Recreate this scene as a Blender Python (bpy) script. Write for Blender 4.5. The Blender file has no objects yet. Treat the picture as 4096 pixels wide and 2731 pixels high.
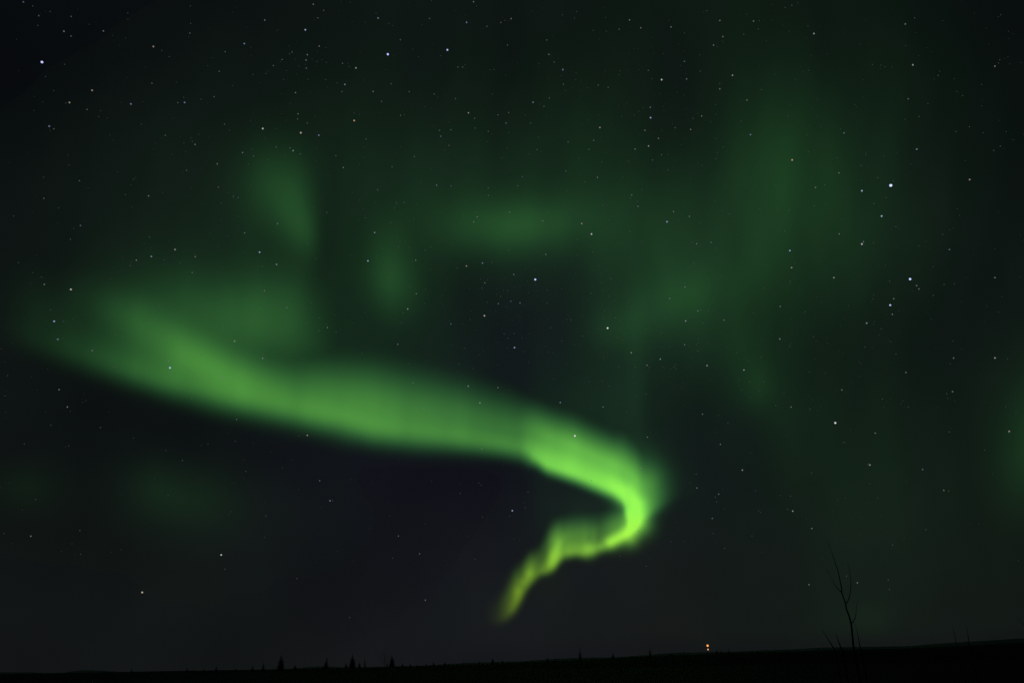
import bpy, bmesh, math, random
import numpy as np
from mathutils import Vector, Matrix

random.seed(7); rng = np.random.default_rng(11)
S = bpy.context.scene
COL = S.collection

# ---------------------------------------------------------------- camera
FOCAL = 3154.0                       # pixels on the 4096 x 2731 frame
PITCH = math.radians(22.27); ROLL = math.radians(1.0); EYE = Vector((0, 0, 1.7))
_r, _f, _u = Vector((1, 0, 0)), Vector((0, math.cos(PITCH), math.sin(PITCH))), Vector((0, -math.sin(PITCH), math.cos(PITCH)))
RIGHT = _r * math.cos(ROLL) - _u * math.sin(ROLL)
UP = _r * math.sin(ROLL) + _u * math.cos(ROLL)
FWD = _f
cam_data = bpy.data.cameras.new('camera')
cam_data.sensor_width = 36; cam_data.lens = 36 * FOCAL / 4096
cam_data.clip_start = 0.1; cam_data.clip_end = 2.0e6
cam = bpy.data.objects.new('camera', cam_data); COL.objects.link(cam)
cam.matrix_world = Matrix(((RIGHT.x, UP.x, -FWD.x, EYE.x), (RIGHT.y, UP.y, -FWD.y, EYE.y), (RIGHT.z, UP.z, -FWD.z, EYE.z), (0, 0, 0, 1)))
S.camera = cam

def ray(px, py):
    d = FWD + RIGHT * ((px - 2048) / FOCAL) + UP * ((1365.5 - py) / FOCAL)
    return d.normalized()

def at(px, py, dist):
    """point seen at (px, py) that stands dist metres away over the ground"""
    d = ray(px, py); k = dist / math.hypot(d.x, d.y)
    return EYE + d * k

# ---------------------------------------------------------------- night sky
S.view_settings.view_transform = 'Standard'; S.view_settings.look = 'None'
S.view_settings.exposure = 0; S.view_settings.gamma = 1
S.render.dither_intensity = 1.0
S.cycles.max_bounces = 4; S.cycles.transparent_max_bounces = 24
S.cycles.use_denoising = False
S.cycles.sample_clamp_indirect = .02; S.cycles.diffuse_bounces = 0
W = bpy.data.worlds.new('World'); S.world = W; W.use_nodes = True
nt = W.node_tree; nt.nodes.clear()
N = lambda t, **k: _node(nt, t, **k)
def _node(tree, t, **k):
    n = tree.nodes.new(t)
    for a, b in k.items(): setattr(n, a, b)
    return n
def s2l(c):
    c = c / 255.0
    return c / 12.92 if c <= .04045 else ((c + .055) / 1.055) ** 2.4
def rgb(r, g, b): return (s2l(r), s2l(g), s2l(b), 1)
def ramp(node, stops):
    e = node.color_ramp.elements
    e[0].position, e[0].color = stops[0]; e[1].position, e[1].color = stops[-1]
    for p, c in stops[1:-1]:
        q = e.new(p); q.color = c
tc = N('ShaderNodeTexCoord')
core = ray(2050, 2000)               # the clear, faintly violet air under the arc
dot = N('ShaderNodeVectorMath', operation='DOT_PRODUCT'); dot.inputs[1].default_value = core
nt.links.new(tc.outputs['Generated'], dot.inputs[0])
r1 = N('ShaderNodeValToRGB'); r1.color_ramp.interpolation = 'EASE'
ramp(r1, [(0.0, rgb(3, 4, 5)), (0.55, rgb(5, 7, 8)), (0.74, rgb(9, 12, 14)), (0.84, rgb(13, 16, 18)), (0.93, rgb(13, 16, 19)), (1.0, rgb(15, 16, 24))])
nt.links.new(dot.outputs['Value'], r1.inputs[0])
sep = N('ShaderNodeSeparateXYZ'); nt.links.new(tc.outputs['Generated'], sep.inputs[0])
r2 = N('ShaderNodeValToRGB')         # airglow low over the land
ramp(r2, [(0.0, rgb(10, 11, 6)), (0.06, rgb(8, 10, 5)), (0.14, rgb(5, 6, 3)), (0.24, rgb(1, 1, 1)), (0.3, (0, 0, 0, 1))])
nt.links.new(sep.outputs['Z'], r2.inputs[0])
nz = N('ShaderNodeTexNoise'); nz.inputs['Scale'].default_value = 5.0; nz.inputs['Detail'].default_value = 3
nt.links.new(tc.outputs['Generated'], nz.inputs['Vector'])
mr = N('ShaderNodeMapRange'); mr.inputs['To Min'].default_value = .82; mr.inputs['To Max'].default_value = 1.18
mr.inputs['From Min'].default_value = .3; mr.inputs['From Max'].default_value = .7
nt.links.new(nz.outputs['Fac'], mr.inputs['Value'])
fall = N('ShaderNodeMapRange'); fall.inputs['From Min'].default_value = .70; fall.inputs['From Max'].default_value = .97
fall.inputs['To Min'].default_value = .35
nt.links.new(dot.outputs['Value'], fall.inputs['Value'])
mm = N('ShaderNodeMath', operation='MULTIPLY'); nt.links.new(fall.outputs[0], mm.inputs[0]); nt.links.new(mr.outputs[0], mm.inputs[1])
v1 = N('ShaderNodeVectorMath', operation='SCALE'); nt.links.new(r2.outputs['Color'], v1.inputs[0]); nt.links.new(mm.outputs[0], v1.inputs['Scale'])
v2 = N('ShaderNodeVectorMath', operation='SCALE'); nt.links.new(r1.outputs['Color'], v2.inputs[0]); nt.links.new(mr.outputs[0], v2.inputs['Scale'])
v3 = N('ShaderNodeVectorMath', operation='ADD'); nt.links.new(v1.outputs[0], v3.inputs[0]); nt.links.new(v2.outputs[0], v3.inputs[1])
bgn = N('ShaderNodeBackground'); bgn.inputs['Strength'].default_value = 1.0
nt.links.new(v3.outputs[0], bgn.inputs['Color'])
wo = N('ShaderNodeOutputWorld'); nt.links.new(bgn.outputs[0], wo.inputs[0])

# ---------------------------------------------------------------- helpers
def tag(o, label=None, cat=None, group=None, kind=None):
    if label: o['label'] = label
    if cat: o['category'] = cat
    if group: o['group'] = group
    if kind: o['kind'] = kind
    return o
def empty(name, loc):
    o = bpy.data.objects.new(name, None); o.location = loc; o.empty_display_size = .5; COL.objects.link(o); return o
def mesh_obj(name, verts, faces, mat, parent=None, smooth_=False):
    me = bpy.data.meshes.new(name); me.from_pydata([tuple(v) for v in verts], [], faces)
    if smooth_: me.polygons.foreach_set('use_smooth', [True] * len(me.polygons))
    me.materials.append(mat); me.update()
    o = bpy.data.objects.new(name, me); COL.objects.link(o)
    if parent: o.parent = parent
    return o
def matte(name, c, c2=None, scale=3.0, rough=.9):
    m = bpy.data.materials.new(name); m.use_nodes = True; t = m.node_tree; b = t.nodes['Principled BSDF']
    b.inputs['Roughness'].default_value = rough; b.inputs['Specular IOR Level'].default_value = .1
    n = t.nodes.new('ShaderNodeTexNoise'); n.inputs['Scale'].default_value = scale; n.inputs['Detail'].default_value = 6
    r = t.nodes.new('ShaderNodeValToRGB'); r.color_ramp.elements[0].color = (*c, 1); r.color_ramp.elements[1].color = (*(c2 or c), 1)
    r.color_ramp.elements[0].position = .35; r.color_ramp.elements[1].position = .65
    g = t.nodes.new('ShaderNodeNewGeometry'); t.links.new(g.outputs['Position'], n.inputs['Vector'])
    t.links.new(n.outputs['Fac'], r.inputs[0]); t.links.new(r.outputs[0], b.inputs['Base Color'])
    return m
def glow_mat(name, color, strength):
    m = bpy.data.materials.new(name); m.use_nodes = True; t = m.node_tree; t.nodes.clear()
    e = t.nodes.new('ShaderNodeEmission'); e.inputs[0].default_value = (*color, 1); e.inputs[1].default_value = strength
    o = t.nodes.new('ShaderNodeOutputMaterial'); t.links.new(e.outputs[0], o.inputs[0])
    m.cycles.emission_sampling = 'NONE'
    return m
# ---------------------------------------------------------------- aurora brightness (directions on a 4096 x 2731 chart)
def smooth(t):
    t = np.clip(t, 0, 1); return t * t * (3 - 2 * t)

# lower border and fading top of the curtain: chart x, then y at zero / half / shoulder below,
# shoulder / half / zero above, then brightness low and high
CURTAIN = [
 (-500,1330,1280,1230,1150,1060,950,0,0), (-150,1380,1330,1262,1200,1120,1000,1,1), (20,1428,1372,1300,1240,1150,1030,4,3), (134,1452,1398,1330,1270,1180,1040,16,14),
 (290,1510,1446,1375,1320,1230,1100,27,20), (465,1570,1504,1430,1380,1290,1200,42,26), (697,1640,1578,1500,1450,1380,1280,66,42),
 (930,1700,1634,1560,1515,1440,1345,98,80), (1162,1748,1688,1610,1562,1485,1400,108,92),
 (1366,1792,1730,1650,1568,1495,1400,122,102), (1482,1818,1762,1690,1580,1500,1400,121,104),
 (1656,1838,1785,1715,1620,1540,1430,117,98), (1831,1848,1798,1735,1650,1575,1470,112,92),
 (2005,1866,1820,1760,1690,1615,1520,107,88), (2080,1880,1832,1776,1705,1635,1550,110,92),
 (2148,1911,1864,1800,1730,1650,1560,165,118), (2187,1937,1890,1830,1750,1680,1580,182,135),
 (2302,1978,1926,1870,1790,1720,1620,190,150), (2388,2015,1962,1905,1835,1765,1660,197,155),
 (2451,2042,1994,1930,1860,1790,1690,202,160), (2494,2066,2027,1960,1880,1800,1690,208,160),
 (2514,2190,2140,2080,1898,1822,1705,212,165),(2545,2180,2130,2060,1922,1850,1730,208,160),
 (2577,2150,2102,2025,1955,1870,1760,176,130), (2612,2116,2072,1995,1935,1870,1780,112,88),
 (2645,2088,2042,1980,1915,1870,1790,60,48), (2682,2060,2012,1965,1900,1870,1800,22,18), (2730,2020,1985,1955,1900,1870,1810,4,4), (2790,2000,1975,1950,1900,1870,1810,0,0)]
TAIL = [
 (1940,2525,2490,2470,2440,2410,2380,0,0), (1990,2525,2488,2465,2440,2410,2370,16,14), (2020,2520,2480,2440,2410,2375,2320,48,44),
 (2045,2502,2462,2415,2370,2325,2260,78,66), (2065,2480,2440,2385,2335,2295,2240,92,84), (2085,2442,2405,2360,2310,2280,2225,98,76),
 (2100,2405,2375,2325,2275,2245,2210,94,78), (2118,2382,2345,2300,2260,2230,2185,114,92), (2145,2348,2315,2280,2245,2220,2175,106,78),
 (2164,2330,2300,2270,2235,2205,2150,98,62), (2182,2326,2298,2262,2200,2150,2100,110,60), (2198,2322,2294,2245,2170,2130,2075,134,86),
 (2220,2312,2278,2225,2155,2118,2055,150,110), (2238,2288,2250,2200,2145,2112,2050,144,106), (2258,2266,2234,2190,2142,2110,2045,132,98),
 (2302,2258,2224,2186,2140,2106,2035,134,100), (2348,2266,2231,2190,2142,2106,2035,148,106), (2376,2258,2222,2184,2142,2106,2035,140,100),
 (2394,2250,2214,2176,2140,2106,2030,104,74), (2420,2240,2203,2162,2125,2088,2020,132,86), (2445,2230,2192,2150,2110,2072,2005,160,98),
 (2480,2214,2176,2135,2095,2052,1990,188,110), (2515,2198,2154,2110,2075,2035,1985,208,130), (2545,2180,2130,2080,2050,2020,1980,200,120),
 (2577,2150,2102,2050,2020,1990,1950,130,90), (2620,2105,2060,2020,2000,1980,1940,40,30), (2652,2075,2030,2010,1990,1970,1940,0,0)]

def curtain_light(X, Y, table):
    T = np.array(table, float)
    k = [np.interp(X, T[:, 0], T[:, j]) for j in range(1, 9)]
    y0, y1, y2, y3, y4, y5, lo, hi = k
    if table is CURTAIN: q = smooth((2150 - X) / 100.); y3 = y3 + .38 * q * (y2 - y3); y5 = y5 - .40 * (y4 - y5) * q; y5 = y3 + (y5 - y3) * (1 - .10 * smooth((X - 700) / 400.))
    f = np.where(X > 2120, .62, .85) if table is CURTAIN else .62
    y0 = y1 + f * (y0 - y1); y2 = y1 + f * (y2 - y1)
    low = smooth((y0 - Y) / np.maximum(y0 - y2, 1))                       # crisp lower border
    mid = lo + (hi - lo) * smooth((y2 - Y) / np.maximum(y2 - y3, 1))
    w = np.clip((y3 - Y) / np.maximum(y3 - y5, 1), 0, 1)
    prof = low * mid * (1 - w) ** 1.9 * (1 + 1.5 * w)                     # long fade along the rays
    return np.where((X >= T[0, 0]) & (X <= T[-1, 0]), prof, 0)

def blob(X, Y, cx, cy, rx, ry, ang, amp, right=None, left=None):
    """soft patch, units of the 2352 px chart; right / left = (edge, softness) where rays cut it off"""
    x = X / 1.7415 - cx; y = Y / 1.7415 - cy
    a = math.radians(ang); u = (x * math.cos(a) + y * math.sin(a)) / rx; w = (-x * math.sin(a) + y * math.cos(a)) / ry
    r2 = u * u + w * w
    g = np.exp(-r2 * 1.1) - math.exp(-1.1 * 5.3)
    g = np.clip(g, 0, None) * amp
    if right: g = g * smooth((right[0] - X / 1.7415) / right[1] + .5)
    if left: g = g * smooth((X / 1.7415 - left[0]) / left[1] + .5)
    return g

def stroke(X, Y, pts):
    """soft brush line: pts (x, y, half width, amp) on the 2352 px chart"""
    x = X / 1.7415; y = Y / 1.7415; best = np.zeros_like(X)
    for (x0, y0, w0, a0), (x1, y1, w1, a1) in zip(pts[:-1], pts[1:]):
        dx, dy = x1 - x0, y1 - y0
        t = np.clip(((x - x0) * dx + (y - y0) * dy) / (dx * dx + dy * dy), 0, 1)
        w = w0 + (w1 - w0) * t; a = a0 + (a1 - a0) * t
        d2 = ((x - x0 - t * dx) ** 2 + (y - y0 - t * dy) ** 2) / (w * w)
        best = np.maximum(best, a * np.clip(np.exp(-d2) - .006, 0, None))
    return best

# patches: name -> list of (cx, cy, rx, ry, angle, amp, right edge, left edge)
PATCHES = [
 ('wedge', [(655,448,88,118,-28,36,(730,100),None), (700,535,46,66,-25,18,(736,60),None)]),
 ('drop',  [(900,650,60,82,-12,28,None,None), (890,560,42,80,0,10,None,None)]),
 ('oval',  [(1165,522,150,66,0,31,None,None), (1290,500,120,60,-8,8,None,None)]),
 ('slant', [(1530,700,160,66,-22,14,None,None), (1410,755,80,50,0,8,None,(1340,60))]),
 ('finger',[(1738,885,46,66,0,14,None,None), (1715,800,60,70,0,4,None,None)]),
 ('margin',[(2375,985,85,150,0,16,None,None), (2345,1090,70,100,0,7,None,None)]),
 ('lowpuff',[(420,1140,125,78,10,12,None,None), (345,1110,50,65,0,4,None,None)]),
 ('edgepuff',[(60,1118,85,52,0,7,None,None)]),
]
# broad haze of light, read every 196 x 130 units of the 2352 px chart
HAZE = [
 [0,0,1,2,5,8,9,8,9,13,12,5,1],
 [0,1,4,5,6,10,13,14,6,17,18,8,2],
 [1,4,6,9,11,18,22,20,5,25,24,9,3],
 [2,6,10,17,20,27,28,25,16,35,29,11,4],
 [3,8,13,22,22,28,30,31,33,36,28,12,7],
 [2,9,20,28,24,19,8,22,37,33,19,8,11],
 [2,11,23,30,25,18,6,15,24,23,9,6,13],
 [2,8,15,19,20,18,10,18,7,22,15,7,13],
 [2,3,4,6,7,3,2,18,7,13,17,10,12],
 [3,4,8,6,3,0,2,9,9,9,16,8,10],
 [1,1,3,3,1,1,1,4,6,6,7,7,6],
 [0,0,1,1,1,1,3,3,4,6,7,5,4]]
GLOW = [(1365,940,150,130,0,8,None,(1214,40)), (1989,1417,60,40,0,5,None,None), (790,1060,50,75,0,7,(812,50),None), (1790,420,150,180,0,9,None,(1680,90)),
 (1250,1050,30,200,0,3,None,None), (1462,900,24,200,0,4,None,None), (1260,1330,50,60,0,4,None,None), (1330,1180,110,60,0,8,None,None)]

def haze(X, Y):
    T = np.array(HAZE, float)
    T = np.pad(T, ((1, 1), (1, 1)), mode='edge'); T = np.pad(T, 1, mode='edge')
    fx = np.clip(X / 1.7415 / 196, -1, 13) + 2; fy = np.clip(Y / 1.7415 / 130, -1, 12) + 2
    ix = np.clip(np.floor(fx).astype(int), 1, T.shape[1] - 3); iy = np.clip(np.floor(fy).astype(int), 1, T.shape[0] - 3)
    tx, ty = fx - ix, fy - iy
    def wts(t):                       # cubic B-spline, so it stays smooth
        return [(1 - t) ** 3 / 6, (3 * t ** 3 - 6 * t * t + 4) / 6, (-3 * t ** 3 + 3 * t * t + 3 * t + 1) / 6, t ** 3 / 6]
    wx, wy = wts(tx), wts(ty); out = 0
    for j in range(4):
        for i in range(4): out = out + wy[j] * wx[i] * T[iy - 1 + j, ix - 1 + i]
    return out

def wisps(X, Y):
    """patchy, upright drawn unevenness of the diffuse light"""
    s = np.zeros_like(X)
    for i, (fx, fy, a) in enumerate([(.0021,.0011,1.),(.0043,.0016,.7),(.0071,.0024,.5),(.0117,.0021,.4),(.019,.003,.3),(.031,.004,.2)]):
        s += a * np.sin(fx * X + 1.9 * np.sin(fy * Y * 1.3 + i * 2.1) + i * 1.7) * np.sin(fy * Y + 1.4 * np.sin(fx * X * .6 + i) + i * .9 + .6)
    return s

def ray_noise(X, Y):
    """faint streaks along the rays, which stand almost upright on the chart"""
    s = np.zeros_like(X)
    for a, b, c, d in [(.0113,.0006,1.1,.5),(.0247,.0010,4.0,.35),(.0431,.0013,2.2,.28),(.071,.0017,5.3,.2),(.0061,.0021,.4,.45)]:
        s += d * np.sin(a * X + b * Y * 3 + c + 1.3 * np.sin(.0031 * Y + a * 220))
    return s

def blur(F, n):
    """binomial softening, n passes, of a field sampled on the even grid"""
    for _ in range(n):
        P = np.pad(F, 1, mode='edge')
        F = (P[:-2, 1:-1] + 2 * P[1:-1, 1:-1] + P[2:, 1:-1]) / 4
        P = np.pad(F, 1, mode='edge')
        F = (P[1:-1, :-2] + 2 * P[1:-1, 1:-1] + P[1:-1, 2:]) / 4
    return F

def light_fields(X, Y, step):
    k = (12.0 / step) ** 2
    a = curtain_light(X, Y, CURTAIN); b = curtain_light(X, Y, TAIL)
    b = b * (1 + .10 * ray_noise(X * 2.6, Y) * smooth((2420 - X) / 80.))
    limb = stroke(X, Y, [(1350,1075,14,40),(1400,1105,26,120),(1442,1128,34,190),(1463,1158,34,208),(1461,1198,33,208),(1443,1226,27,190),(1418,1238,22,120)])
    halo = blob(X, Y, 1482, 1126, 52, 72, 0, 110) * smooth((2690 + (2010 - Y) * 1.05 - X) / 110. + .5)
    beads = sum(stroke(X, Y, q) for q in [
        [(1372,1256,15,70),(1352,1259,19,118),(1330,1262,15,60)], [(1296,1232,14,70),(1284,1246,16,110),(1272,1275,16,125),(1262,1296,13,95)],
        [(1226,1296,12,60),(1216,1316,14,105),(1206,1332,12,70)], [(1194,1342,12,60),(1190,1356,14,95),(1184,1376,13,70),(1174,1398,12,45)],
        [(1440,1222,20,110),(1402,1244,18,150),(1386,1252,13,60)]])
    c = (a ** 4 + b ** 4 + limb ** 4 + halo ** 4 + (beads * 1.28) ** 4) ** .25
    sharp = blur(c, max(1, round(.7 * k))); soft = blur(c, max(1, round(6 * k)))
    m = smooth((X - 1700) / 420.)
    c = soft + (sharp - soft) * m
    fan = stroke(X, Y, [(205,690,60,18),(320,742,66,62),(430,812,62,98),(555,882,62,98),(700,935,54,60),(820,960,36,20)])
    fan2 = blob(X, Y, 520,735,235,92,14,44,(740,90)) + blob(X, Y, 655,690,95,90,0,20,(722,70)) + blob(X, Y, 370,850,170,62,18,34)
    fan2 = fan2 + stroke(X, Y, [(60,775,50,2),(220,815,60,20),(380,872,58,32)])
    fan = blur((fan ** 2 + fan2 ** 2) ** .5, max(1, round(6 * k)))
    under = smooth((np.interp(X, [r[0] for r in CURTAIN], [r[1] for r in CURTAIN]) + 10 - Y) / 110.)
    fan = fan * under
    band = (c ** 2.6 + fan ** 2.6) ** (1 / 2.6)
    band = band * (1 + .035 * ray_noise(X, Y) + .02 * wisps(X * 1.7, Y))
    low = np.interp(X, [r[0] for r in CURTAIN], [r[1] for r in CURTAIN]); d = Y - low   # clear dark air right under the curtain
    clear = smooth(d / 90. + .6) * (1 - smooth((d - 70) / 300.)) * smooth((2350 - X) / 500.) * smooth((X + 100) / 500.)
    patches = []
    for name, bl in PATCHES:
        patches.append((name, sum(blob(X, Y, *q) for q in bl) * (1 + .05 * ray_noise(X * .8 + 300, Y))))
    glow = (haze(X, Y) * .82 * (1 - smooth(band / 150.) * .9) + sum(blob(X, Y, *q) for q in GLOW) * (1 - smooth(band / 150.) * .7)) * (1 + .20 * wisps(X, Y) + .05 * ray_noise(X * .7 + 90, Y)) * (1 - .78 * clear)
    return band, patches, glow

def lin(c): return np.where(c <= .04045, c / 12.92, ((np.maximum(c, 0) + .055) / 1.055) ** 2.4)

def emission(X, Y, v):
    """green light of brightness v, yellower towards the horizon where the air reddens it"""
    base = 24.0
    g = lin(np.minimum(v + base, 250) / 255) - lin(np.array(base / 255))
    yel = np.interp(Y, [2040, 2180, 2320, 2480], [0, .55, 1.05, 1.6]) * smooth((X - 1750) / 150.) * smooth((2950 - X) / 200.)
    rr = np.interp(v, [0, 40, 110, 200, 230], [.20, .19, .24, .29, .32])
    bb = np.interp(v, [0, 40, 110, 200, 230], [.25, .24, .155, .10, .085])
    rr = rr + yel * .24; bb = bb * (1 - .65 * np.minimum(yel, 1.2))
    return g * rr, g, g * bb
# ---------------------------------------------------------------- aurora as luminous sheets high above the land
am = bpy.data.materials.new('aurora_light'); am.use_nodes = True; at_ = am.node_tree; at_.nodes.clear()
_a = _node(at_, 'ShaderNodeAttribute', attribute_name='light')
_e = _node(at_, 'ShaderNodeEmission'); _t = _node(at_, 'ShaderNodeBsdfTransparent'); _s = _node(at_, 'ShaderNodeAddShader'); _o = _node(at_, 'ShaderNodeOutputMaterial')
at_.links.new(_a.outputs['Color'], _e.inputs[0]); at_.links.new(_e.outputs[0], _s.inputs[0]); at_.links.new(_t.outputs[0], _s.inputs[1]); at_.links.new(_s.outputs[0], _o.inputs[0])
am.cycles.emission_sampling = 'FRONT_BACK'
STEP = 9
gx = np.arange(-780, 4880, STEP, dtype=float); gy = np.arange(-620, 2652, STEP, dtype=float)
GX, GY = np.meshgrid(gx, gy)
band, patches, glow = light_fields(GX, GY, STEP)
F_, R_, U_ = np.array(FWD), np.array(RIGHT), np.array(UP)
D = F_ + R_ * ((GX[..., None] - 2048) / FOCAL) + U_ * ((1365.5 - GY[..., None]) / FOCAL)
D /= np.linalg.norm(D, axis=-1, keepdims=True)
sinel = D[..., 2]
fadeh = smooth((sinel - .004) / .03)
total = (band + sum(p for _, p in patches) + np.maximum(glow, 0))
TR, TG, TB = emission(GX, GY, total)
E = np.stack([TR, TG, TB], -1) * fadeh[..., None]
def sheet(name, share, altitude, cut):
    """sheet at the height where the air glows; its own share of the light, faces only where it has any"""
    e = E * share[..., None]
    live = share * total > cut
    q = live[:-1, :-1] | live[1:, :-1] | live[:-1, 1:] | live[1:, 1:]
    h, w = GX.shape
    idx = np.arange(h * w).reshape(h, w)
    F = np.stack([idx[:-1, :-1][q], idx[1:, :-1][q], idx[1:, 1:][q], idx[:-1, 1:][q]], -1)
    used, inv = np.unique(F, return_inverse=True); F = inv.reshape(F.shape)
    P = (D / np.maximum(sinel, .03)[..., None] * altitude).reshape(-1, 3)[used]
    P = P + np.array([0, 0, 1.7])
    c = P.mean(0) * np.array([1, 1, 0])
    me = bpy.data.meshes.new(name)
    me.vertices.add(len(P)); me.vertices.foreach_set('co', (P - c).ravel())
    me.loops.add(F.size); me.loops.foreach_set('vertex_index', F.ravel().astype(np.int32))
    me.polygons.add(len(F)); me.polygons.foreach_set('loop_start', np.arange(0, F.size, 4, dtype=np.int32))
    me.polygons.foreach_set('use_smooth', np.ones(len(F), bool))
    me.update(calc_edges=True)
    ca = me.color_attributes.new('light', 'FLOAT_COLOR', 'POINT')
    cc = np.ones((len(used), 4), np.float32); cc[:, :3] = e.reshape(-1, 3)[used]
    ca.data.foreach_set('color', cc.ravel())
    me.materials.append(am)
    o = bpy.data.objects.new(name, me); o.location = c; COL.objects.link(o)
    return o
tot = np.maximum(total, 1e-6)
rest = np.ones_like(tot)
CUT_B, CUT_P = 6.0, 4.0
sb = np.clip(band - CUT_B, 0, None) / tot; rest -= sb
o = sheet('aurora_band', sb, 10000.0, 1e-4)
tag(o, 'bright green aurora band sweeping down from the left and hooking back above the horizon', 'aurora')
PATCH_LABEL = {
 'wedge': 'green wedge of aurora high above the left part of the band, its right side straight',
 'drop': 'small drop shaped green aurora patch hanging right of the wedge shaped one',
 'oval': 'wide oval green aurora patch over the dark gap in mid sky',
 'slant': 'slanting dim green aurora streak between the dark gap and the right side',
 'finger': 'small upright finger of dim aurora in the right half, above the hook level',
 'margin': 'yellowish green aurora patch cut by the right edge of the photo',
 'lowpuff': 'very dim green aurora puff in the dark sky under the left of the band',
 'edgepuff': 'very dim green aurora puff at the left edge, below the band'}
for i, (name, p) in enumerate(patches):
    sp = np.clip(p - (CUT_P if p.max() > 15 else 2.0), 0, None) / tot; rest -= sp
    o = sheet('aurora_patch', sp, 10600.0 + 120 * i, 1e-4)
    tag(o, PATCH_LABEL[name], 'aurora patch', 'faint patches of aurora')
o = sheet('aurora_glow', np.clip(rest, 0, 1), 12500.0, 1.2)
tag(o, 'faint diffuse green aurora glow spread over the upper sky', 'aurora glow', kind='stuff')
# ---------------------------------------------------------------- stars
K = 0.5810
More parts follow.
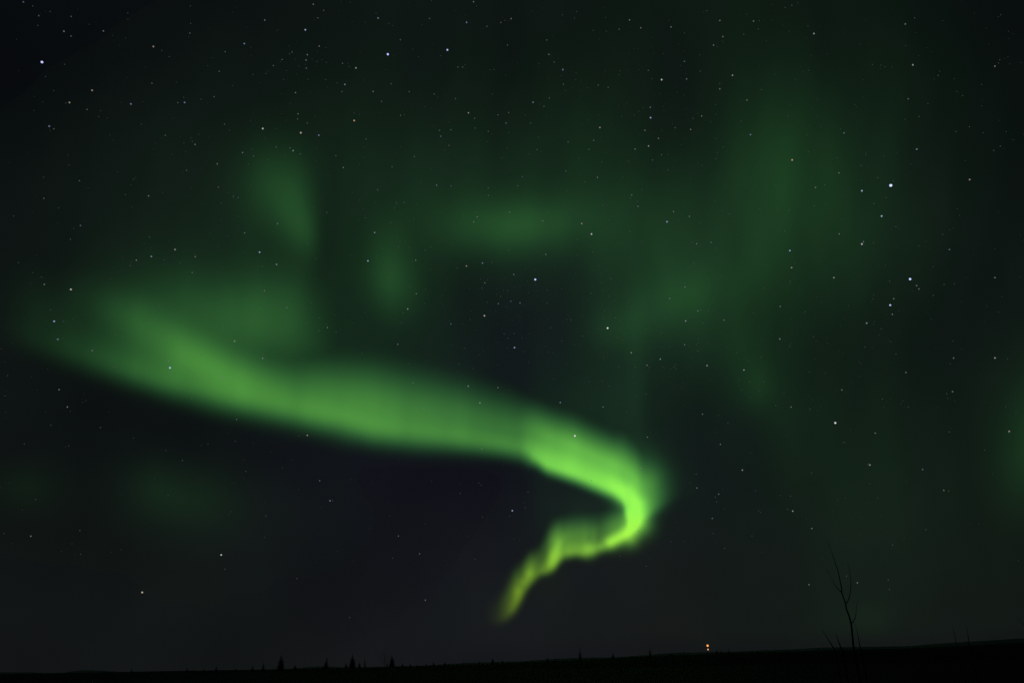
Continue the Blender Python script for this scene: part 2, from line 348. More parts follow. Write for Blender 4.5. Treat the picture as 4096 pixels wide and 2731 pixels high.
# (x, y, brightness 1..9, tint) read off nine tiles of the photograph
TILES = {
 (0,0): [(161,15,4,'b'),(226,43,2,'w'),(267,110,3,'w'),(346,81,2,'w'),(490,115,3,'y'),(440,217,4,'w'),(489,250,3,'w'),(712,215,4,'c'),(260,177,2,'w'),(880,92,2,'w'),
  (1056,322,5,'y'),(289,429,8,'v'),(445,444,2,'o'),(634,623,5,'y'),(478,707,5,'y'),(452,711,2,'w'),(599,755,3,'w'),(339,870,5,'b'),(371,888,3,'w'),(680,803,2,'w'),
  (901,717,5,'b'),(1224,708,3,'w'),(1271,707,5,'b'),(1046,574,3,'w'),(1307,230,3,'w'),(1313,163,2,'w'),(1311,43,2,'w'),(1550,358,3,'w'),(1509,492,3,'w'),(1474,667,3,'w'),
  (1682,302,5,'b'),(1823,140,4,'w'),(2102,207,6,'b'),(2157,31,4,'w'),(2228,73,3,'w'),(2189,125,3,'w'),(2198,319,4,'y'),(2116,378,4,'w'),(2107,415,4,'w'),(2109,471,4,'b'),
  (2011,360,3,'w'),(1994,373,2,'w'),(1942,411,3,'w'),(1882,453,3,'w'),(1830,506,2,'w'),(1742,514,2,'w'),(2034,639,4,'w'),(2182,424,2,'w'),(2247,430,2,'w'),(2242,549,2,'w'),(2322,573,2,'w'),
  (2052,785,4,'c'),(2048,821,3,'w'),(2115,848,3,'w'),(1809,886,6,'w'),(2071,915,6,'y'),(2195,932,5,'b'),(2018,1038,5,'c'),(2067,1060,3,'c'),(1997,1020,3,'w'),(1902,1012,3,'w'),
  (2312,1072,3,'w'),(1670,1051,4,'w'),(1745,1075,3,'w'),(1711,1132,2,'w'),(1845,1101,2,'w'),(1546,856,3,'c'),(1579,896,2,'c'),(1343,995,4,'w'),(1323,974,2,'o'),(1138,933,3,'w'),(973,855,2,'w'),
  (1284,1173,3,'w'),(1496,1129,4,'y'),(1503,1289,3,'w'),(1607,1352,3,'c'),(1639,1361,3,'c'),(1523,1399,2,'w'),(1023,1349,4,'w'),(918,1236,2,'w'),(547,1245,3,'w'),(301,1221,2,'w'),(302,1366,3,'w'),
  (863,1340,2,'o'),(94,1488,2,'w'),(554,1553,4,'b'),(1911,1540,4,'w'),(2250,1463,3,'c'),(2160,1425,2,'w'),(1113,349,2,'w'),(1165,391,2,'w'),(313,528,2,'w'),(1265,671,2,'w'),(1384,684,2,'w')],
 (1366,0): [(909,14,4,'w'),(252,126,5,'b'),(326,165,2,'w'),(606,129,3,'w'),(861,156,5,'b'),(1001,183,3,'w'),(1097,157,3,'w'),(1168,130,4,'w'),(1126,142,2,'w'),(1522,104,2,'w'),(1619,82,2,'w'),
  (1983,139,4,'w'),(2061,193,4,'y'),(2269,187,4,'w'),(1912,203,3,'w'),(1824,217,2,'w'),(1733,211,2,'w'),(319,375,8,'v'),(729,345,7,'b'),(405,275,3,'w'),(1413,277,3,'w'),(1142,312,3,'w'),
  (1428,376,4,'w'),(1464,429,3,'w'),(1524,481,5,'b'),(1528,581,3,'w'),(7,438,3,'w'),(99,469,5,'w'),(23,583,5,'b'),(3,632,3,'w'),(218,631,4,'w'),(342,578,3,'w'),(466,632,3,'w'),(276,699,3,'w'),
  (638,649,3,'w'),(802,463,3,'w'),(834,463,3,'w'),(1050,479,2,'w'),(785,680,3,'w'),(1319,705,5,'b'),(1431,676,3,'w'),(1394,733,3,'w'),(87,831,6,'o'),(87,779,2,'w'),(407,795,3,'w'),(433,792,2,'w'),
  (874,778,5,'y'),(917,815,3,'w'),(1077,792,3,'w'),(1151,776,3,'w'),(1133,848,4,'c'),(1303,849,3,'g'),(922,883,3,'c'),(1010,905,3,'w'),(675,898,3,'w'),(683,939,4,'c'),(753,894,3,'w'),(169,958,3,'c'),
  (740,1002,3,'w'),(502,1078,3,'w'),(348,1149,3,'w'),(12,1154,4,'w'),(1347,1031,3,'w'),(1143,1022,2,'w'),(1355,946,2,'w'),(1560,978,3,'w'),(1737,967,4,'b'),(1704,1029,3,'w'),(1779,879,5,'y'),
  (1767,587,3,'w'),(1836,603,3,'w'),(1912,516,2,'w'),(1918,490,2,'w'),(2112,486,3,'w'),(2204,550,6,'w'),(2126,740,4,'w'),(2128,811,6,'b'),(2015,793,2,'w'),(2089,898,4,'w'),(2182,953,4,'w'),
  (2114,1006,5,'w'),(2021,1027,4,'w'),(2203,1066,3,'w'),(2141,1103,3,'w'),(1979,1112,2,'w'),(2297,881,3,'w'),(1544,1178,3,'w'),(1762,1222,4,'y'),(1792,1115,2,'w'),(1634,1092,2,'w'),(1245,1216,3,'w'),
  (1213,1279,3,'w'),(1010,1295,3,'w'),(1011,1346,3,'w'),(754,1279,3,'w'),(655,1276,4,'w'),(547,1256,2,'w'),(248,1307,3,'w'),(431,1394,3,'c'),(379,1398,3,'c'),(365,1434,3,'w'),(164,1500,3,'w'),(338,1533,3,'w'),
  (1157,1461,4,'c'),(934,1493,4,'w'),(910,1528,4,'w'),(926,1460,3,'w'),(1415,1463,3,'w'),(1386,1521,4,'w'),(1359,1503,3,'y'),(1654,1539,5,'y'),(1673,1254,3,'w'),(1550,1312,2,'w'),(1998,1343,4,'c'),
  (1989,1362,3,'w'),(2069,1306,2,'w'),(2036,1386,3,'w'),(2041,1421,4,'w'),(1799,1413,3,'w'),(2286,1457,4,'w'),(2241,1527,6,'b'),(497,1508,2,'w'),(1052,1519,2,'w'),(1294,1060,2,'w'),(2246,1170,2,'w')],
 (2730,0): [(167,76,3,'w'),(257,143,4,'w'),(489,147,4,'w'),(530,145,2,'w'),(422,237,3,'w'),(278,254,4,'w'),(214,312,4,'w'),(522,201,2,'w'),(752,38,3,'w'),(706,54,2,'w'),(905,233,5,'w'),(864,180,2,'w'),
  (1598,125,3,'w'),(1534,167,4,'w'),(1586,448,5,'w'),(1307,445,2,'w'),(1760,521,3,'w'),(2151,457,4,'w'),(2176,435,2,'w'),(2184,413,2,'w'),(13,424,4,'b'),(122,491,3,'w'),(28,545,4,'w'),(344,520,5,'w'),
  (257,577,3,'w'),(257,613,4,'w'),(543,618,3,'w'),(444,690,4,'y'),(132,800,4,'w'),(73,816,3,'w'),(56,892,4,'w'),(403,832,2,'w'),(468,928,5,'b'),(729,803,2,'w'),(755,1102,6,'o'),(1112,916,4,'w'),
  (1554,682,4,'b'),(1690,714,2,'w'),(1628,803,3,'w'),(1929,660,2,'o'),(1883,906,3,'w'),(1976,873,3,'w'),(1613,1028,5,'b'),(2188,1007,3,'w'),(2143,1037,3,'w'),(1977,1237,5,'y'),(1434,1277,9,'v'),
  (1235,1314,6,'c'),(1229,1140,3,'w'),(1077,1191,4,'w'),(1345,1224,3,'w'),(1402,1361,3,'w'),(1317,1402,3,'w'),(1371,1488,6,'c'),(916,1291,4,'w'),(979,1274,3,'w'),(908,1416,3,'w'),(732,1447,3,'w'),
  (321,1475,3,'w'),(47,1490,4,'w'),(230,1093,3,'w'),(278,1013,2,'w'),(1453,1246,2,'w'),(118,1536,2,'w'),(867,1045,2,'w'),(1261,1066,2,'w'),(1468,1560,3,'w'),(228,720,2,'w')],
 (0,910): [(485,81,3,'w'),(127,241,2,'w'),(286,341,2,'w'),(305,391,4,'w'),(488,426,6,'y'),(1029,66,3,'w'),(1205,152,5,'w'),(1042,199,5,'c'),(939,225,4,'w'),(898,262,3,'w'),(1131,223,2,'w'),(1344,201,4,'y'),
  (1323,310,4,'b'),(1684,37,4,'c'),(1787,170,6,'b'),(1904,254,5,'c'),(1807,267,3,'c'),(2119,114,3,'w'),(2176,215,2,'w'),(1820,435,4,'y'),(1975,551,4,'c'),(1098,529,3,'w'),(349,566,2,'w'),(373,645,6,'b'),
  (438,647,3,'w'),(398,769,5,'b'),(635,847,4,'w'),(797,738,2,'w'),(1006,825,2,'w'),(782,959,3,'w'),(809,994,3,'w'),(1161,919,4,'w'),(1170,965,7,'b'),(1383,875,3,'w'),(1615,782,5,'y'),(1506,751,2,'w'),
  (1808,900,5,'b'),(1537,1033,4,'w'),(1281,1048,2,'w'),(1585,1198,4,'c'),(1629,1320,4,'b'),(1320,1179,3,'w'),(1700,1258,3,'w'),(2146,1227,4,'w'),(2116,1429,5,'y'),(2055,1433,2,'w'),(407,1115,4,'w'),
  (464,1234,4,'w'),(691,1376,3,'w'),(350,1359,2,'w'),(1620,1470,2,'w'),(1432,1491,2,'w'),(167,1488,2,'w'),(2111,656,3,'w'),(2254,688,4,'w'),(2249,666,2,'w'),(2200,621,2,'w'),(2314,719,3,'c'),(2199,709,3,'w')],
 (1366,910): [(228,35,5,'c'),(182,230,6,'b'),(392,132,3,'w'),(461,139,2,'w'),(575,156,3,'w'),(614,135,3,'w'),(511,225,4,'w'),(246,194,2,'w'),(578,426,3,'c'),(515,456,4,'w'),(456,560,5,'w'),(425,588,3,'w'),(413,658,3,'w'),
  (387,803,4,'w'),(753,663,4,'c'),(984,607,6,'y'),(971,245,5,'b'),(860,265,5,'y'),(797,277,3,'w'),(1037,238,3,'w'),(987,381,4,'c'),(969,416,3,'w'),(1186,324,4,'w'),(1334,358,8,'v'),(1406,185,4,'w'),(1151,158,3,'w'),
  (1143,434,3,'w'),(1096,474,3,'w'),(1080,524,4,'c'),(1166,507,4,'b'),(1229,519,4,'w'),(1004,515,2,'w'),(1415,520,3,'w'),(1721,46,6,'w'),(1723,40,4,'w'),(1619,84,3,'w'),(1730,170,3,'w'),(1625,192,3,'w'),
  (1985,27,3,'w'),(1854,352,3,'w'),(1718,453,3,'w'),(2260,488,4,'w'),(1832,692,7,'w'),(1918,647,3,'w'),(1885,621,3,'w'),(1800,614,2,'w'),(1440,690,3,'w'),(1516,780,3,'w'),(1579,636,3,'w'),(1549,633,2,'w'),
  (1191,826,6,'b'),(1147,762,3,'w'),(1120,731,3,'w'),(1995,861,5,'c'),(1898,757,2,'w'),(2195,905,5,'c'),(2103,948,4,'w'),(2119,963,3,'w'),(2023,962,3,'w'),(1909,957,3,'w'),(2290,959,3,'w'),(2303,973,2,'w'),
  (2098,1147,3,'w'),(1844,1090,3,'w'),(1796,1058,2,'w'),(1506,1204,5,'b'),(1801,1234,4,'w'),(1607,1433,7,'w'),(1575,1402,3,'w'),(2106,1442,4,'w'),(1078,1101,4,'w'),(872,1091,5,'c'),(953,1206,5,'w'),
  (567,1243,4,'w'),(735,1351,3,'w'),(493,1069,4,'c'),(367,1018,2,'w'),(400,1047,2,'w'),(965,1521,4,'w'),(809,941,3,'w'),(1255,855,2,'w'),(849,832,2,'w'),(1804,896,2,'w'),(1416,430,2,'w'),(1962,1270,2,'w'),(2203,723,2,'w')],
 (2730,910): [(64,102,3,'w'),(97,112,4,'w'),(196,102,4,'c'),(228,140,2,'w'),(77,245,3,'w'),(739,159,6,'b'),(751,276,5,'w'),(703,24,3,'w'),(1079,44,4,'w'),(1235,114,6,'w'),(1246,98,4,'w'),(1315,105,3,'w'),
  (1791,47,3,'w'),(1838,152,4,'c'),(1628,126,2,'w'),(1567,355,8,'b'),(1612,400,4,'w'),(1628,423,4,'c'),(1801,392,3,'w'),(1872,387,2,'w'),(2151,345,4,'w'),(1726,467,3,'w'),(1454,490,4,'w'),(1430,534,7,'b'),
  (1445,597,4,'w'),(1042,345,5,'w'),(1426,370,3,'w'),(1268,658,5,'c'),(1368,696,3,'w'),(1316,464,2,'w'),(1310,491,2,'w'),(673,543,4,'w'),(743,366,3,'w'),(738,384,2,'w'),(557,417,2,'w'),(182,360,2,'w'),
  (17,410,4,'w'),(106,574,4,'w'),(125,565,3,'w'),(177,574,3,'w'),(22,643,5,'w'),(144,656,2,'w'),(285,637,4,'y'),(670,767,5,'b'),(845,580,3,'w'),(901,750,3,'w'),(738,817,2,'w'),(14,806,4,'w'),(109,766,2,'w'),
  (107,850,3,'w'),(169,950,5,'w'),(423,980,5,'w'),(451,917,2,'w'),(371,861,2,'w'),(540,892,2,'w'),(561,1062,3,'w'),(462,1060,3,'w'),(1256,822,3,'w'),(1434,787,2,'w'),(1470,869,3,'w'),(1227,935,2,'w'),
  (1866,898,4,'w'),(2151,897,5,'w'),(1862,782,2,'w'),(1538,997,4,'w'),(1097,1117,4,'w'),(1859,1129,4,'w'),(1819,1143,3,'w'),(1376,1179,3,'w'),(748,1235,4,'w'),(880,1250,3,'w'),(1052,1344,7,'w'),(138,1284,4,'w'),
  (313,1345,3,'w'),(1327,1414,4,'w'),(1836,1406,3,'w'),(2249,1402,5,'y'),(261,1491,4,'w'),(1115,1477,3,'w'),(642,1225,3,'w'),(1554,1234,2,'w'),(873,996,2,'w')],
 (0,1820): [(1256,36,3,'w'),(246,304,2,'w'),(212,556,4,'y'),(550,517,3,'c'),(555,680,2,'g'),(1523,685,6,'w'),(1549,783,3,'w'),(979,943,6,'y'),(2045,847,3,'w'),(1830,417,3,'w'),(2201,175,4,'c'),(1692,111,3,'w'),(2272,313,5,'b'),(2290,312,3,'w')],
 (1366,1820): [(817,262,3,'w'),(946,191,2,'w'),(961,206,2,'w'),(1284,254,3,'w'),(1265,360,3,'b'),(1176,381,6,'b'),(971,424,2,'w'),(392,555,4,'b'),(538,678,4,'b'),(353,707,2,'w'),(920,717,2,'w'),(577,996,4,'c'),(56,1116,3,'w'),
  (2064,90,4,'w'),(1721,171,3,'w'),(1702,564,3,'w'),(1621,485,3,'w'),(2046,521,2,'w'),(1918,694,3,'w'),(2098,763,2,'w'),(1159,420,2,'w')],
 (2730,1820): [(412,102,5,'w'),(94,129,3,'w'),(99,225,4,'w'),(249,267,4,'w'),(226,288,3,'w'),(236,321,3,'w'),(205,434,4,'c'),(888,122,3,'w'),(1290,67,5,'w'),(1278,61,3,'w'),(1653,98,4,'c'),(1799,241,4,'w'),
  (1833,246,3,'w'),(744,281,3,'w'),(759,384,5,'w'),(724,371,3,'w'),(525,381,2,'w'),(537,392,2,'w'),(890,503,4,'w'),(479,555,2,'w'),(210,538,2,'w'),(290,640,3,'w'),(1675,512,3,'w'),(1447,617,3,'c'),
  (1130,830,3,'y'),(1204,877,4,'w'),(871,890,4,'y'),(1417,856,3,'w'),(1425,921,3,'w'),(504,244,2,'w')]}
TINT = {'w': (.92, .95, 1.0), 'b': (.52, .66, 1.0), 'c': (.62, .86, 1.0), 'y': (1.0, .88, .70), 'o': (1.0, .62, .38), 'g': (.5, 1.0, .8), 'v': (.52, .56, 1.0)}
WORD = {'w': 'white', 'b': 'blue', 'c': 'pale blue', 'y': 'cream', 'o': 'orange', 'g': 'greenish', 'v': 'bluish white'}
RAD = {1: 1.4, 2: 1.6, 3: 1.9, 4: 2.2, 5: 2.6, 6: 2.9, 7: 3.3, 8: 3.8, 9: 4.8}
POW = {1: .05, 2: .065, 3: .095, 4: .15, 5: .25, 6: .46, 7: .8, 8: 1.15, 9: 1.5}
SKY_R = 7000.0
allstars = []
for (ox, oy), L in TILES.items():
    for x, y, m, t in L: allstars.append((ox + x * K, oy + y * K, m, t))
allstars.sort(key=lambda s: -s[2])
single, dim = allstars[:300], allstars[300:]
def ico(sub):
    bm = bmesh.new(); bmesh.ops.create_icosphere(bm, subdivisions=sub, radius=1.0); return bm
_mats, _meshes = {}, {}
def star_mesh(m, t):
    if (m, t) not in _meshes:
        me = bpy.data.meshes.new('star'); bm = ico(2); bm.to_mesh(me); bm.free()
        me.materials.append(glow_mat('starlight_' + WORD[t].replace(' ', '_'), TINT[t], POW[m])); _meshes[(m, t)] = me
    return _meshes[(m, t)]
# stars that stand out carry their own words; the rest are told apart by region and order
NAMED = {
 (168,249): 'brilliant violet tinged star alone near the top left corner',
 (1551,218): 'brilliant bluish star at the top, left one of a wide pair',
 (1790,200): 'bright blue white star at the top, right one of a wide pair',
 (3563,742): 'brightest star of the photo, violet white, alone in the right half',
 (2141,1118): 'brilliant bluish white star at the upper edge of the dark gap in mid sky',
 (2430,1312): 'bright white star at the left tip of the slanting dim aurora streak',
 (2300,1743): 'bright white star just above the bright bend of the aurora band',
 (680,1471): 'bright blue star shining through the left part of the aurora band',
 (3640,1116): 'upper bright blue star of two in the dark sky at right',
 (3561,1220): 'lower bright blue star of two in the dark sky at right',
 (3341,1691): 'lone bright white star in the dim sky right of the aurora hook',
 (885,2218): 'bright white star alone in the dark low sky at left',
 (569,2368): 'cream star standing lowest in the dark low sky at left',
 (2049,2041): 'bluish white star in the dark bay enclosed by the aurora hook',
 (1417,483): 'small orange star at the upper left of the sky',
 (3169,640): 'small orange star in the green haze of the upper right',
 (284,1157): 'cream star left of the aurora fan tip',
 (1938,1263): 'cream white star at the left side of the dark gap in mid sky'}
named = dict(NAMED)
cell = {}
for s in single:
    best = min(named, key=lambda k: math.hypot(k[0] - s[0], k[1] - s[1])) if named else None
    if best and math.hypot(best[0] - s[0], best[1] - s[1]) < 14:
        lab = named.pop(best)
        cell.setdefault(None, []).append((s, lab)); continue
    c = min(int(s[0] // 586), 6); r = min(int(s[1] // 360), 6)
    cell.setdefault((r, c), []).append(s)
ROWS = ['at the very top', 'in the high sky', 'in the upper sky', 'above mid height', 'below mid height', 'in the low sky', 'low over the horizon']
COLS = ['at the far left', 'at the left', 'left of centre', 'in the middle', 'right of centre', 'at the right', 'at the far right']
ORD = ['leftmost', 'second from the left', 'third from the left', 'fourth from the left', 'fifth from the left', 'sixth from the left', 'seventh from the left',
       'eighth from the left', 'ninth from the left', 'tenth from the left', 'eleventh from the left', 'twelfth from the left', 'thirteenth from the left', 'fourteenth from the left']
def add_star(s, lab):
    px, py, m, t = s
    o = bpy.data.objects.new('star', star_mesh(m, t)); r = RAD[m] / FOCAL * SKY_R
    o.location = EYE + ray(px, py) * SKY_R; o.scale = (r, r, r)
    o.rotation_euler = (random.random() * 3, random.random() * 3, 0)
    COL.objects.link(o); tag(o, lab, 'star', 'stars in the night sky')
for key, L in cell.items():
    if key is None:
        for s, lab in L: add_star(s, lab)
        continue
    r, c = key
    kinds = {}
    for s in L:
        size = 'small' if s[2] <= 4 else 'clear'
        kinds.setdefault((size, WORD[s[3]]), []).append(s)
    for (size, w), M in kinds.items():
        M.sort(key=lambda s: s[0])
        for i, s in enumerate(M):
            what = f'{size} {w} star {ROWS[r]} {COLS[c]}'
            add_star(s, what if len(M) == 1 else f'{what}, {ORD[min(i, 13)]}')
# the faintest ones, past counting, as one mesh
fm = glow_mat('starlight_dim', (.80, .90, .95), .075)
V, Fc = [], []
pts = [(x, y, RAD[m] * .95) for x, y, m, t in dim]
while len(pts) < len(dim) + 1500:
    x, y = rng.uniform(-500, 4600), rng.uniform(-400, 2250)
    if rng.random() < (1.0 if 900 < y < 1650 else .75 if y < 900 else .35) * (1 if 900 < x < 3600 else .5):
        pts.append((x, y, rng.uniform(.6, 1.05) if rng.random() < .75 else rng.uniform(1.05, 1.4)))
for cx, cy, sx, sy, n in [(2040,1230,150,130,45),(2440,1290,80,60,22),(1580,1080,60,60,14),(1250,270,60,60,14),(2700,1450,120,60,22),(2620,520,150,120,18)]:
    for _ in range(n): pts.append((rng.normal(cx, sx), rng.normal(cy, sy), rng.uniform(.8, 1.4)))
B = ico(1); bv = [v.co.copy() for v in B.verts]; bf = [[v.index for v in f.verts] for f in B.faces]; B.free()
for x, y, r in pts:
    p = EYE + ray(x, y) * (SKY_R + 40); q = r / FOCAL * SKY_R; n0 = len(V)
    V += [p + v * q for v in bv]; Fc += [[i + n0 for i in f] for f in bf]
o = mesh_obj('faint_stars', V, Fc, fm); tag(o, 'countless faint stars sprinkled over the whole night sky', 'faint stars', kind='stuff')
# ---------------------------------------------------------------- land
dark_ground = matte('dark_tundra', (.010, .011, .009), (.026, .026, .022), .6)
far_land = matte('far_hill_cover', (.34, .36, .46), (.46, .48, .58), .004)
def grid_sheet(name, xs, ys, zf, mat):
    V = [(x, y, zf(x, y)) for y in ys for x in xs]; n = len(xs)
    F = [(j * n + i, j * n + i + 1, (j + 1) * n + i + 1, (j + 1) * n + i) for j in range(len(ys) - 1) for i in range(n - 1)]
    return mesh_obj(name, V, F, mat, smooth_=True)
def spread(a, b, n, p=2.2):
    return [math.copysign(abs(t) ** p, t) * (b if t > 0 else -a) for t in np.linspace(-1, 1, n)]
def bump(x, y):
    r = math.hypot(x, y); k = min(1, r / 60)
    return k * (.25 * math.sin(x * .031 + 1) * math.cos(y * .027) + .12 * math.sin(x * .11 + y * .07)) - .1 * k
xs = spread(-9000, 9000, 121); ys = spread(-9000, 9000, 121)
o = grid_sheet('ground', xs, ys, bump, dark_ground); tag(o, 'black unlit ground below the night sky', kind='structure')

def ridge(name, sky_line, dist, depth, mat, label, foot=-2.0, rough=0.0):
    """rounded ridge whose crest follows the skyline: a strip of terrain with front and back slopes"""
    pxs = np.arange(-1400, 5500, 14); L = np.array(sky_line, float)
    crest = np.interp(pxs, L[:, 0], L[:, 1])
    k = np.exp(-.5 * (np.arange(-4, 5) / 1.8) ** 2); k /= k.sum()
    crest = np.convolve(np.pad(crest, 4, mode='edge'), k, mode='valid')
    V, F = [], []; m = 9
    for i, (px, py) in enumerate(zip(pxs, crest)):
        top = at(px, py + rough * math.sin(px * .13) * math.sin(px * .041 + 2), dist)
        u = Vector((top.x, top.y, 0)).normalized()
        for j in range(m):
            t = j / (m - 1) * 2 - 1
            h = foot + (top.z - foot) * (math.cos(t * math.pi) * .5 + .5)
            V.append(Vector((top.x, top.y, h)) + u * (depth * t))
    n = len(pxs)
    for i in range(n - 1):
        for j in range(m - 1):
            F.append((i * m + j, (i + 1) * m + j, (i + 1) * m + j + 1, i * m + j + 1))
    o = mesh_obj(name, V, F, mat, smooth_=True); tag(o, label, kind='structure'); return o

FAR = [(-1400,2740),(-300,2700),(0,2687),(60,2688),(130,2686),(190,2692),(225,2694),(270,2686),(310,2679),(350,2678),(400,2680),(470,2684),(510,2690),(545,2693),(590,2684),(630,2683),(720,2685),
 (850,2686),(980,2683),(1100,2680),(1230,2665),(1300,2663),(1400,2668),(1560,2663),(1700,2660),(1850,2650),(2000,2645),(2100,2642),(2200,2634),(2320,2629),(2450,2627),(2560,2620),(2640,2613),(2700,2609),(2800,2607),
 (2950,2604),(3070,2598),(3180,2595),(3270,2588),(3400,2586),(3520,2584),(3640,2582),(3740,2573),(3850,2566),(3950,2560),(4050,2553),(4096,2551),(4400,2540),(5500,2500)]
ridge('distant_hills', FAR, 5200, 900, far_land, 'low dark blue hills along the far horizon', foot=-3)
NEAR = [(-1400,2775),(-300,2722),(0,2706),(200,2704),(400,2701),(600,2697),(730,2690),(850,2688),(1000,2684),(1100,2681),(1200,2676),(1300,2673),(1420,2670),(1560,2667),(1650,2664),(1800,2660),(1950,2655),
 (2050,2649),(2180,2645),(2300,2638),(2450,2631),(2560,2624),(2640,2620),(2750,2619),(2900,2611),(3070,2607),(3250,2601),(3400,2597),(3600,2592),(3800,2584),(3950,2575),(4096,2569),(4400,2556),(5500,2510)]
ridge('near_ridge', NEAR, 420, 90, dark_ground, 'black foreground rise that cuts off the sky', foot=-1.5, rough=1.2)
def near_y(px): 
    L = np.array(NEAR, float); return float(np.interp(px, L[:, 0], L[:, 1]))

# ---------------------------------------------------------------- spruces on the rise
bark = matte('spruce_bark', (.05, .04, .03), (.09, .07, .05), 8)
needles = matte('spruce_needles', (.035, .045, .03), (.06, .075, .05), 4)
birch = matte('bare_bark', (.035, .03, .028), (.07, .06, .055), 20)
def tube(path, mat, name, parent, sides=7):
    """tapered tube along (point, radius) pairs"""
    V, F = [], []
    for i, (p, r) in enumerate(path):
        d = (path[min(i + 1, len(path) - 1)][0] - path[max(i - 1, 0)][0]).normalized()
        a = d.cross(Vector((0, 1, 0.2))).normalized(); b = d.cross(a).normalized()
        for k in range(sides):
            w = 2 * math.pi * k / sides; V.append(p + (a * math.cos(w) + b * math.sin(w)) * r)
    for i in range(len(path) - 1):
        for k in range(sides):
            F.append((i * sides + k, i * sides + (k + 1) % sides, (i + 1) * sides + (k + 1) % sides, (i + 1) * sides + k))
    F.append(list(range(sides))[::-1]); F.append([(len(path) - 1) * sides + k for k in range(sides)])
    return mesh_obj(name, V, F, mat, parent, smooth_=True)
def make_spruce(width, levels, seed, taper, bare, lean=0.0, club=0.0):
    """unit height spruce: trunk and a crown of drooping boughs built of many small needle blades"""
    R = random.Random(seed); root = empty('spruce_tree', (0, 0, 0))
    ax = lambda h: Vector((lean * h * h, 0, h))
    tube([(ax(h), .016 * (1 - h) + .002) for h in (0, .25, .5, .75, 1.0)], bark, 'trunk', root)
    V, F = [], []
    for l in range(levels):
        h = bare + (1 - bare) * (l / (levels - 1)) ** .95
        rad = width * ((1 - h) ** taper) * R.uniform(.62, 1.12) + .006 + club * math.exp(-((h - .86) / .06) ** 2)
        if h < bare + .12: rad *= .7
        nb = 7 + int(R.random() * 4)
        for b in range(nb):
            w = 2 * math.pi * (b + R.random()) / nb; L = rad * R.uniform(.6, 1.15)
            dr = -.35 + .55 * h + R.uniform(-.12, .12)
            d = Vector((math.cos(w), math.sin(w), dr)).normalized(); side = Vector((-math.sin(w), math.cos(w), 0))
            n = 6
            for q in range(n):
                t = (q + .5) / n; p = ax(h) + d * (L * t) + Vector((0, 0, -.25 * L * t * t))
                sz = (.012 + .026 * (1 - t)) * (.35 + 1.25 * (1 - h)) * (.5 + width * 2.4)
                for sgn in (-1, 1):
                    tip = p + (side * sgn * 1.1 + d * .9 + Vector((0, 0, R.uniform(-.7, .15)))) * sz
                    n0 = len(V); V += [p - d * sz * .4, p + d * sz * .35, tip, p + Vector((0, 0, -sz * .7))]
                    F += [(n0, n0 + 1, n0 + 2), (n0, n0 + 2, n0 + 3), (n0 + 1, n0 + 3, n0 + 2)]
    mesh_obj('crown', V, F, needles, root)
    return root
def copy_tree(o):
    c = o.copy(); COL.objects.link(c)
    for ch in o.children:
        d = ch.copy(); COL.objects.link(d); d.parent = c
    return c
protos = {'wide': make_spruce(.36, 26, 3, .9, .03), 'mid': make_spruce(.30, 22, 5, .9, .04), 'thin': make_spruce(.15, 22, 8, .9, .06, club=.03),
          'lean': make_spruce(.27, 22, 13, .8, .03, lean=.10, club=.03)}
used = set()
# kind, x, top y, label
SPR = [
 ('wide',1122,2616,'broad dense spruce, tallest and leftmost of the tall trees on the rise'),
 ('lean',1303,2625,'spruce with a leaning bushy tip between the broadest spruce and the centre'),
 ('wide',1409,2614,'faint tall spruce left of the bare thin birch, with lower spruces at its foot'),
 ('mid',1438,2645,'low spruce at the right foot of a faint tall spruce'),
 ('mid',1384,2648,'low spruce at the left foot of a faint tall spruce'),
 ('wide',1568,2616,'dark pointed spruce just right of the bare thin birch'),
 ('thin',1547,2636,'slim short spruce squeezed between the bare birch and the dark pointed spruce'),
 ('thin',1460,2630,'small slim spruce between the faint tall spruce and the bare birch'),
 ('thin',2321,2583,'lone spindly spruce with a knobby top under the end of the aurora'),
 ('thin',2601,2582,'lone narrow spruce left of the mast with orange lamps'),
 ('mid',2453,2607,'faint low spruce midway between two lone narrow spruces'),
 ('mid',864,2661,'small pointed spruce left of the broadest spruce, on the left part of the rise'),
 ('thin',525,2666,'tiny spruce tip in front of the hills at left'),
 ('mid',1052,2648,'small spruce close to the left of the broadest spruce'),
 ('wide',1180,2656,'low round spruce close to the right of the broadest spruce')]
ordn = ['first', 'second', 'third', 'fourth', 'fifth', 'sixth', 'seventh', 'eighth', 'ninth', 'tenth', 'eleventh', 'twelfth', 'thirteenth']
SM = [(747,2668),(775,2674),(814,2671),(943,2668),(1010,2659)]
for i, (x, y) in enumerate(SM): SPR.append(('mid', x, y, f'tiny spruce tip left of the broadest spruce, {ordn[i]} from the left of five'))
SM = [(1610,2649),(1642,2651),(1705,2645),(1734,2643),(1779,2644),(1856,2639),(1917,2640),(1971,2630),(2009,2631),(2190,2625),(2222,2630)]
for i, (x, y) in enumerate(SM): SPR.append((('mid','wide','thin')[i % 3], x, y, f'tiny spruce tip in the central row on the rise, {ordn[i]} from the left'))
SM = [(2734,2603),(2867,2596),(2884,2597),(2914,2591)]
for i, (x, y) in enumerate(SM): SPR.append((('thin','mid','mid','thin')[i], x, y, f'tiny spruce tip around the lamp mast, {ordn[i]} from the left of four'))
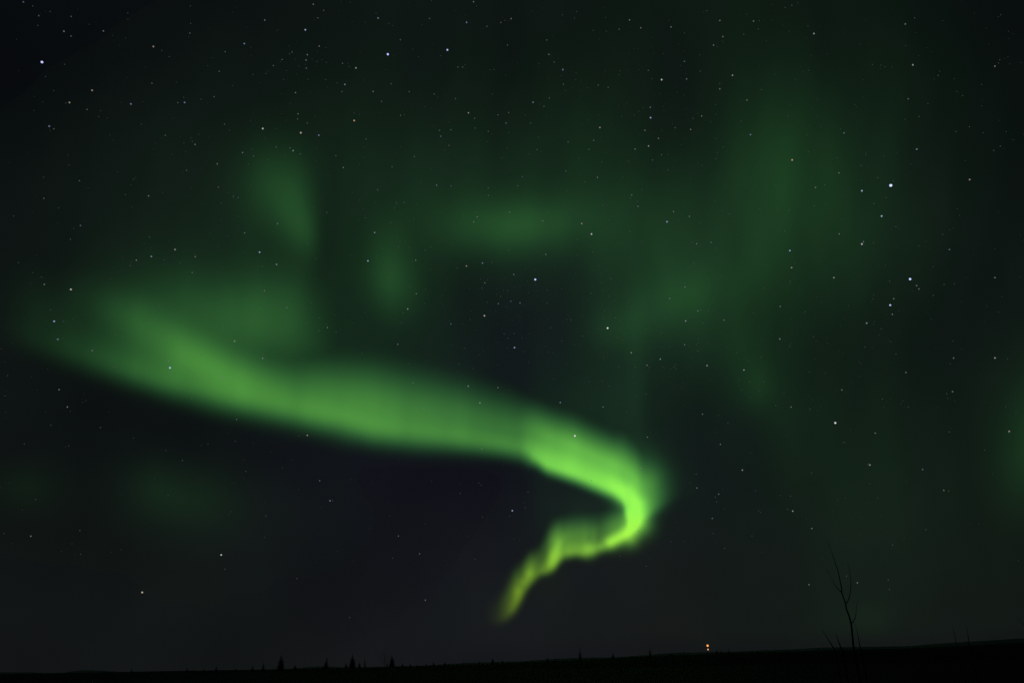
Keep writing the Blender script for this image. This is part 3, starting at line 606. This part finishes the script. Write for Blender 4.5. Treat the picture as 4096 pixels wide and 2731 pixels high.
for k, x, y, lab in SPR:
    p = protos[k]
    if k in used: t = copy_tree(p)
    else: t = p; used.add(k)
    dist = 415 + (x * 37 % 17)
    top = at(x, y, dist); base = at(x, near_y(x) + 5, dist)
    t.location = base; h = top.z - base.z
    wf = 1.35 if h > 4 else 1.8
    t.scale = (h * wf, h * wf, h); t.rotation_euler = (0, math.radians((x - 2048) / 2048 * 9 + (x * 7 % 5) - 2), 0)
    tag(t, lab, 'spruce', 'spruces along the dark rise')

# thin bare birch among the spruces
def bare_tree(name, dist, trunk, branches, label, cat, rmax, mat=birch, ground=None):
    base = at(trunk[0][0], trunk[0][1], dist)
    g = base.z - .2 if ground is None else ground
    root = empty(name, (base.x, base.y, g)); root_l = Vector(root.location)
    P = [at(x, y, dist) - root_l for x, y in trunk]
    if ground is not None: P = [Vector((P[0].x + .05, P[0].y, 0)), P[0] * .5 + Vector((.025, 0, 0))] + P
    n = len(P)
    tube([(p, rmax * (1 - .93 * i / (n - 1)) ) for i, p in enumerate(P)], mat, 'trunk', root)
    for j, br in enumerate(branches):
        r0 = br[0]; pts = br[1:]; sgn = 1 if j % 2 else -1; m = len(pts)
        tube([(at(x, y, dist + sgn * .035 * dist / 12 * i) - root_l, r0 * (1 - .85 * i / (m - 1))) for i, (x, y) in enumerate(pts)], mat, 'branch', root, 6)
    tag(root, label, cat); return root
bare_tree('birch_tree', 418, [(1538,2672),(1537,2650),(1539,2630),(1536,2610),(1538,2584)],
 [(.07,(1537,2652),(1527,2635),(1522,2612)),(.07,(1538,2645),(1549,2628),(1552,2606)),(.05,(1538,2630),(1531,2612),(1529,2592)),(.05,(1539,2625),(1546,2608),(1547,2592)),(.05,(1537,2655),(1514,2640),(1508,2622)),(.05,(1537,2640),(1556,2622),(1562,2602)),(.04,(1527,2635),(1517,2622),(1513,2608))],
 'thin bare birch rising above the spruces left of the centre', 'birch', .12)
# sapling close to the camera
g = lambda c, r: (3200 + c * .3509, 2100 + r * .3508)
sap = [(612,1400),(604,1330),(594,1220),(584,1125),(562,1040),(548,1000),(530,960),(520,890),(498,830),(480,780),(470,700),(458,640),(443,560),(425,495),(405,440),(390,390),(372,335),(352,280),(333,225),(312,176)]
brs = [
 (.0085,(522,893),(545,865),(562,820),(574,760),(580,690),(580,620),(570,560),(558,495),(545,435),(540,400)),
 (.0085,(586,1122),(608,1095),(628,1060),(637,1020),(640,960),(648,905),(654,850)),
 (.0075,(480,775),(458,748),(432,722),(410,695),(385,650),(360,597),(345,565)),
 (.004,(345,565),(325,535),(305,498),(285,460))]
bare_tree('bare_sapling', 12.0, [g(*p) for p in sap], [(b[0] * .8,) + tuple(g(*p) for p in b[1:]) for b in brs],
 'tall bare sapling with thin forked branches standing nearest at right', 'sapling', .0145, ground=0.0)
# single stems beside and beyond it, each growing from the ground
def stem(dist, pts, label, r, brs=()):
    return bare_tree('bare_shoot', dist, pts, brs, label, 'shoot', r, ground=0.0)['label']
stem(12.6, [g(690,1400),(g(676,1340)),g(668,1290),g(655,1230),g(640,1165),g(622,1105)], 'thin straight bare shoot right beside the tall sapling', .010)
stem(11.5, [g(400,1420),g(370,1375),g(335,1320),g(305,1270),g(265,1210),g(235,1165)], 'thin leftward leaning bare shoot, left of the tall sapling', .011)
stem(12.2, [g(480,1420),g(460,1375),g(443,1330),g(428,1285),g(410,1240),g(402,1215)], 'short bare shoot between the tall sapling and the leaning shoot', .013)
h = lambda c, r: (3072 + c * .4354, 2431 + r * .4354)
stem(13.0, [h(1738,360),h(1725,300),h(1712,235),h(1700,190),h(1688,140)], 'faint bare shoot at right, left one of two side by side', .008)
stem(13.4, [h(1852,360),h(1842,290),h(1834,225),h(1826,185),h(1812,140)], 'faint bare shoot at right, right one of two side by side', .009)
stem(10.5, [h(2480,330),h(2420,220),h(2370,170),h(2320,120),h(2272,78)], 'bare shoot leaning in from the right edge low over the rise', .008)

# low scrub that roughens the crest of the rise
V, F = [], []; R = random.Random(21)
px = -300.0
while px < 3300:
    px += R.expovariate(1 / 5.0)
    k = .5 + .5 * math.sin(px * .011 + 1) * math.sin(px * .0037 + 2)
    if R.random() > .35 + .6 * k: continue
    d = 420 + R.uniform(-14, 10); b = at(px, near_y(px) + 2, d); hh = R.uniform(.25, .6) + .75 * k * R.random() ** 2
    if px < 500: hh *= .45
    for q in range(7):
        w = R.random() * 6.283; L = hh * R.uniform(.5, 1.0); o2 = Vector((math.cos(w), math.sin(w), 0)) * hh * R.uniform(.1, .55); n0 = len(V)
        s_ = Vector((-math.sin(w), math.cos(w), 0)) * .16 * hh
        V += [b + s_ - Vector((0, 0, .4)), b - s_ - Vector((0, 0, .4)), b + o2 + Vector((0, 0, L)), b + o2 * 1.2 + Vector((.2 * hh, 0, L * .55))]
        F += [(n0, n0 + 1, n0 + 2), (n0, n0 + 2, n0 + 3)]
o = mesh_obj('low_scrub', V, F, needles); tag(o, 'low ragged scrub along the crest of the black rise', 'scrub', kind='stuff')

# ---------------------------------------------------------------- mast with two orange lamps
steel = matte('mast_steel', (.12, .11, .10), (.18, .16, .15), 2)
dist = 455; b = at(2831.5, near_y(2831) + 6, dist); l1 = at(2830.3, 2580.3, dist); l2 = at(2832, 2595.6, dist)
mast = empty('lamp_mast', b); base = Vector(b)
tube([(Vector((0, 0, 0)), .11), (Vector((0, 0, l1.z - b.z + .5)), .06)], steel, 'pole', mast)
for pt, r, col, pw, lab in ((l1, .60, (1.0, .30, .05), 1.0, 'upper larger orange lamp'), (l2, .40, (1.0, .38, .17), .75, 'lower smaller lamp, orange to pink')):
    bm = bmesh.new(); bmesh.ops.create_icosphere(bm, subdivisions=3, radius=r)
    for v in bm.verts: v.co.z *= .92; v.co.x *= 1.0 + .12 * (v.co.z / r)
    me = bpy.data.meshes.new('lamp'); bm.to_mesh(me); bm.free(); me.polygons.foreach_set('use_smooth', [True] * len(me.polygons))
    me.materials.append(glow_mat('sodium_lamp', col, pw)); o = bpy.data.objects.new('lamp', me); COL.objects.link(o); o.parent = mast; o.location = Vector(pt) - base; o['label'] = lab
    bm = bmesh.new(); bmesh.ops.create_icosphere(bm, subdivisions=2, radius=r * .40)
    me = bpy.data.meshes.new('bulb'); bm.to_mesh(me); bm.free(); me.materials.append(glow_mat('lamp_core', (1.0, .80, .35), 1.6))
    q = bpy.data.objects.new('bulb', me); COL.objects.link(q); q.parent = o; q.location = (-.10 * r, -r * .75, -.28 * r)
tag(mast, 'slender mast with two small orange lamps, one above the other, right of centre', 'lamp mast')
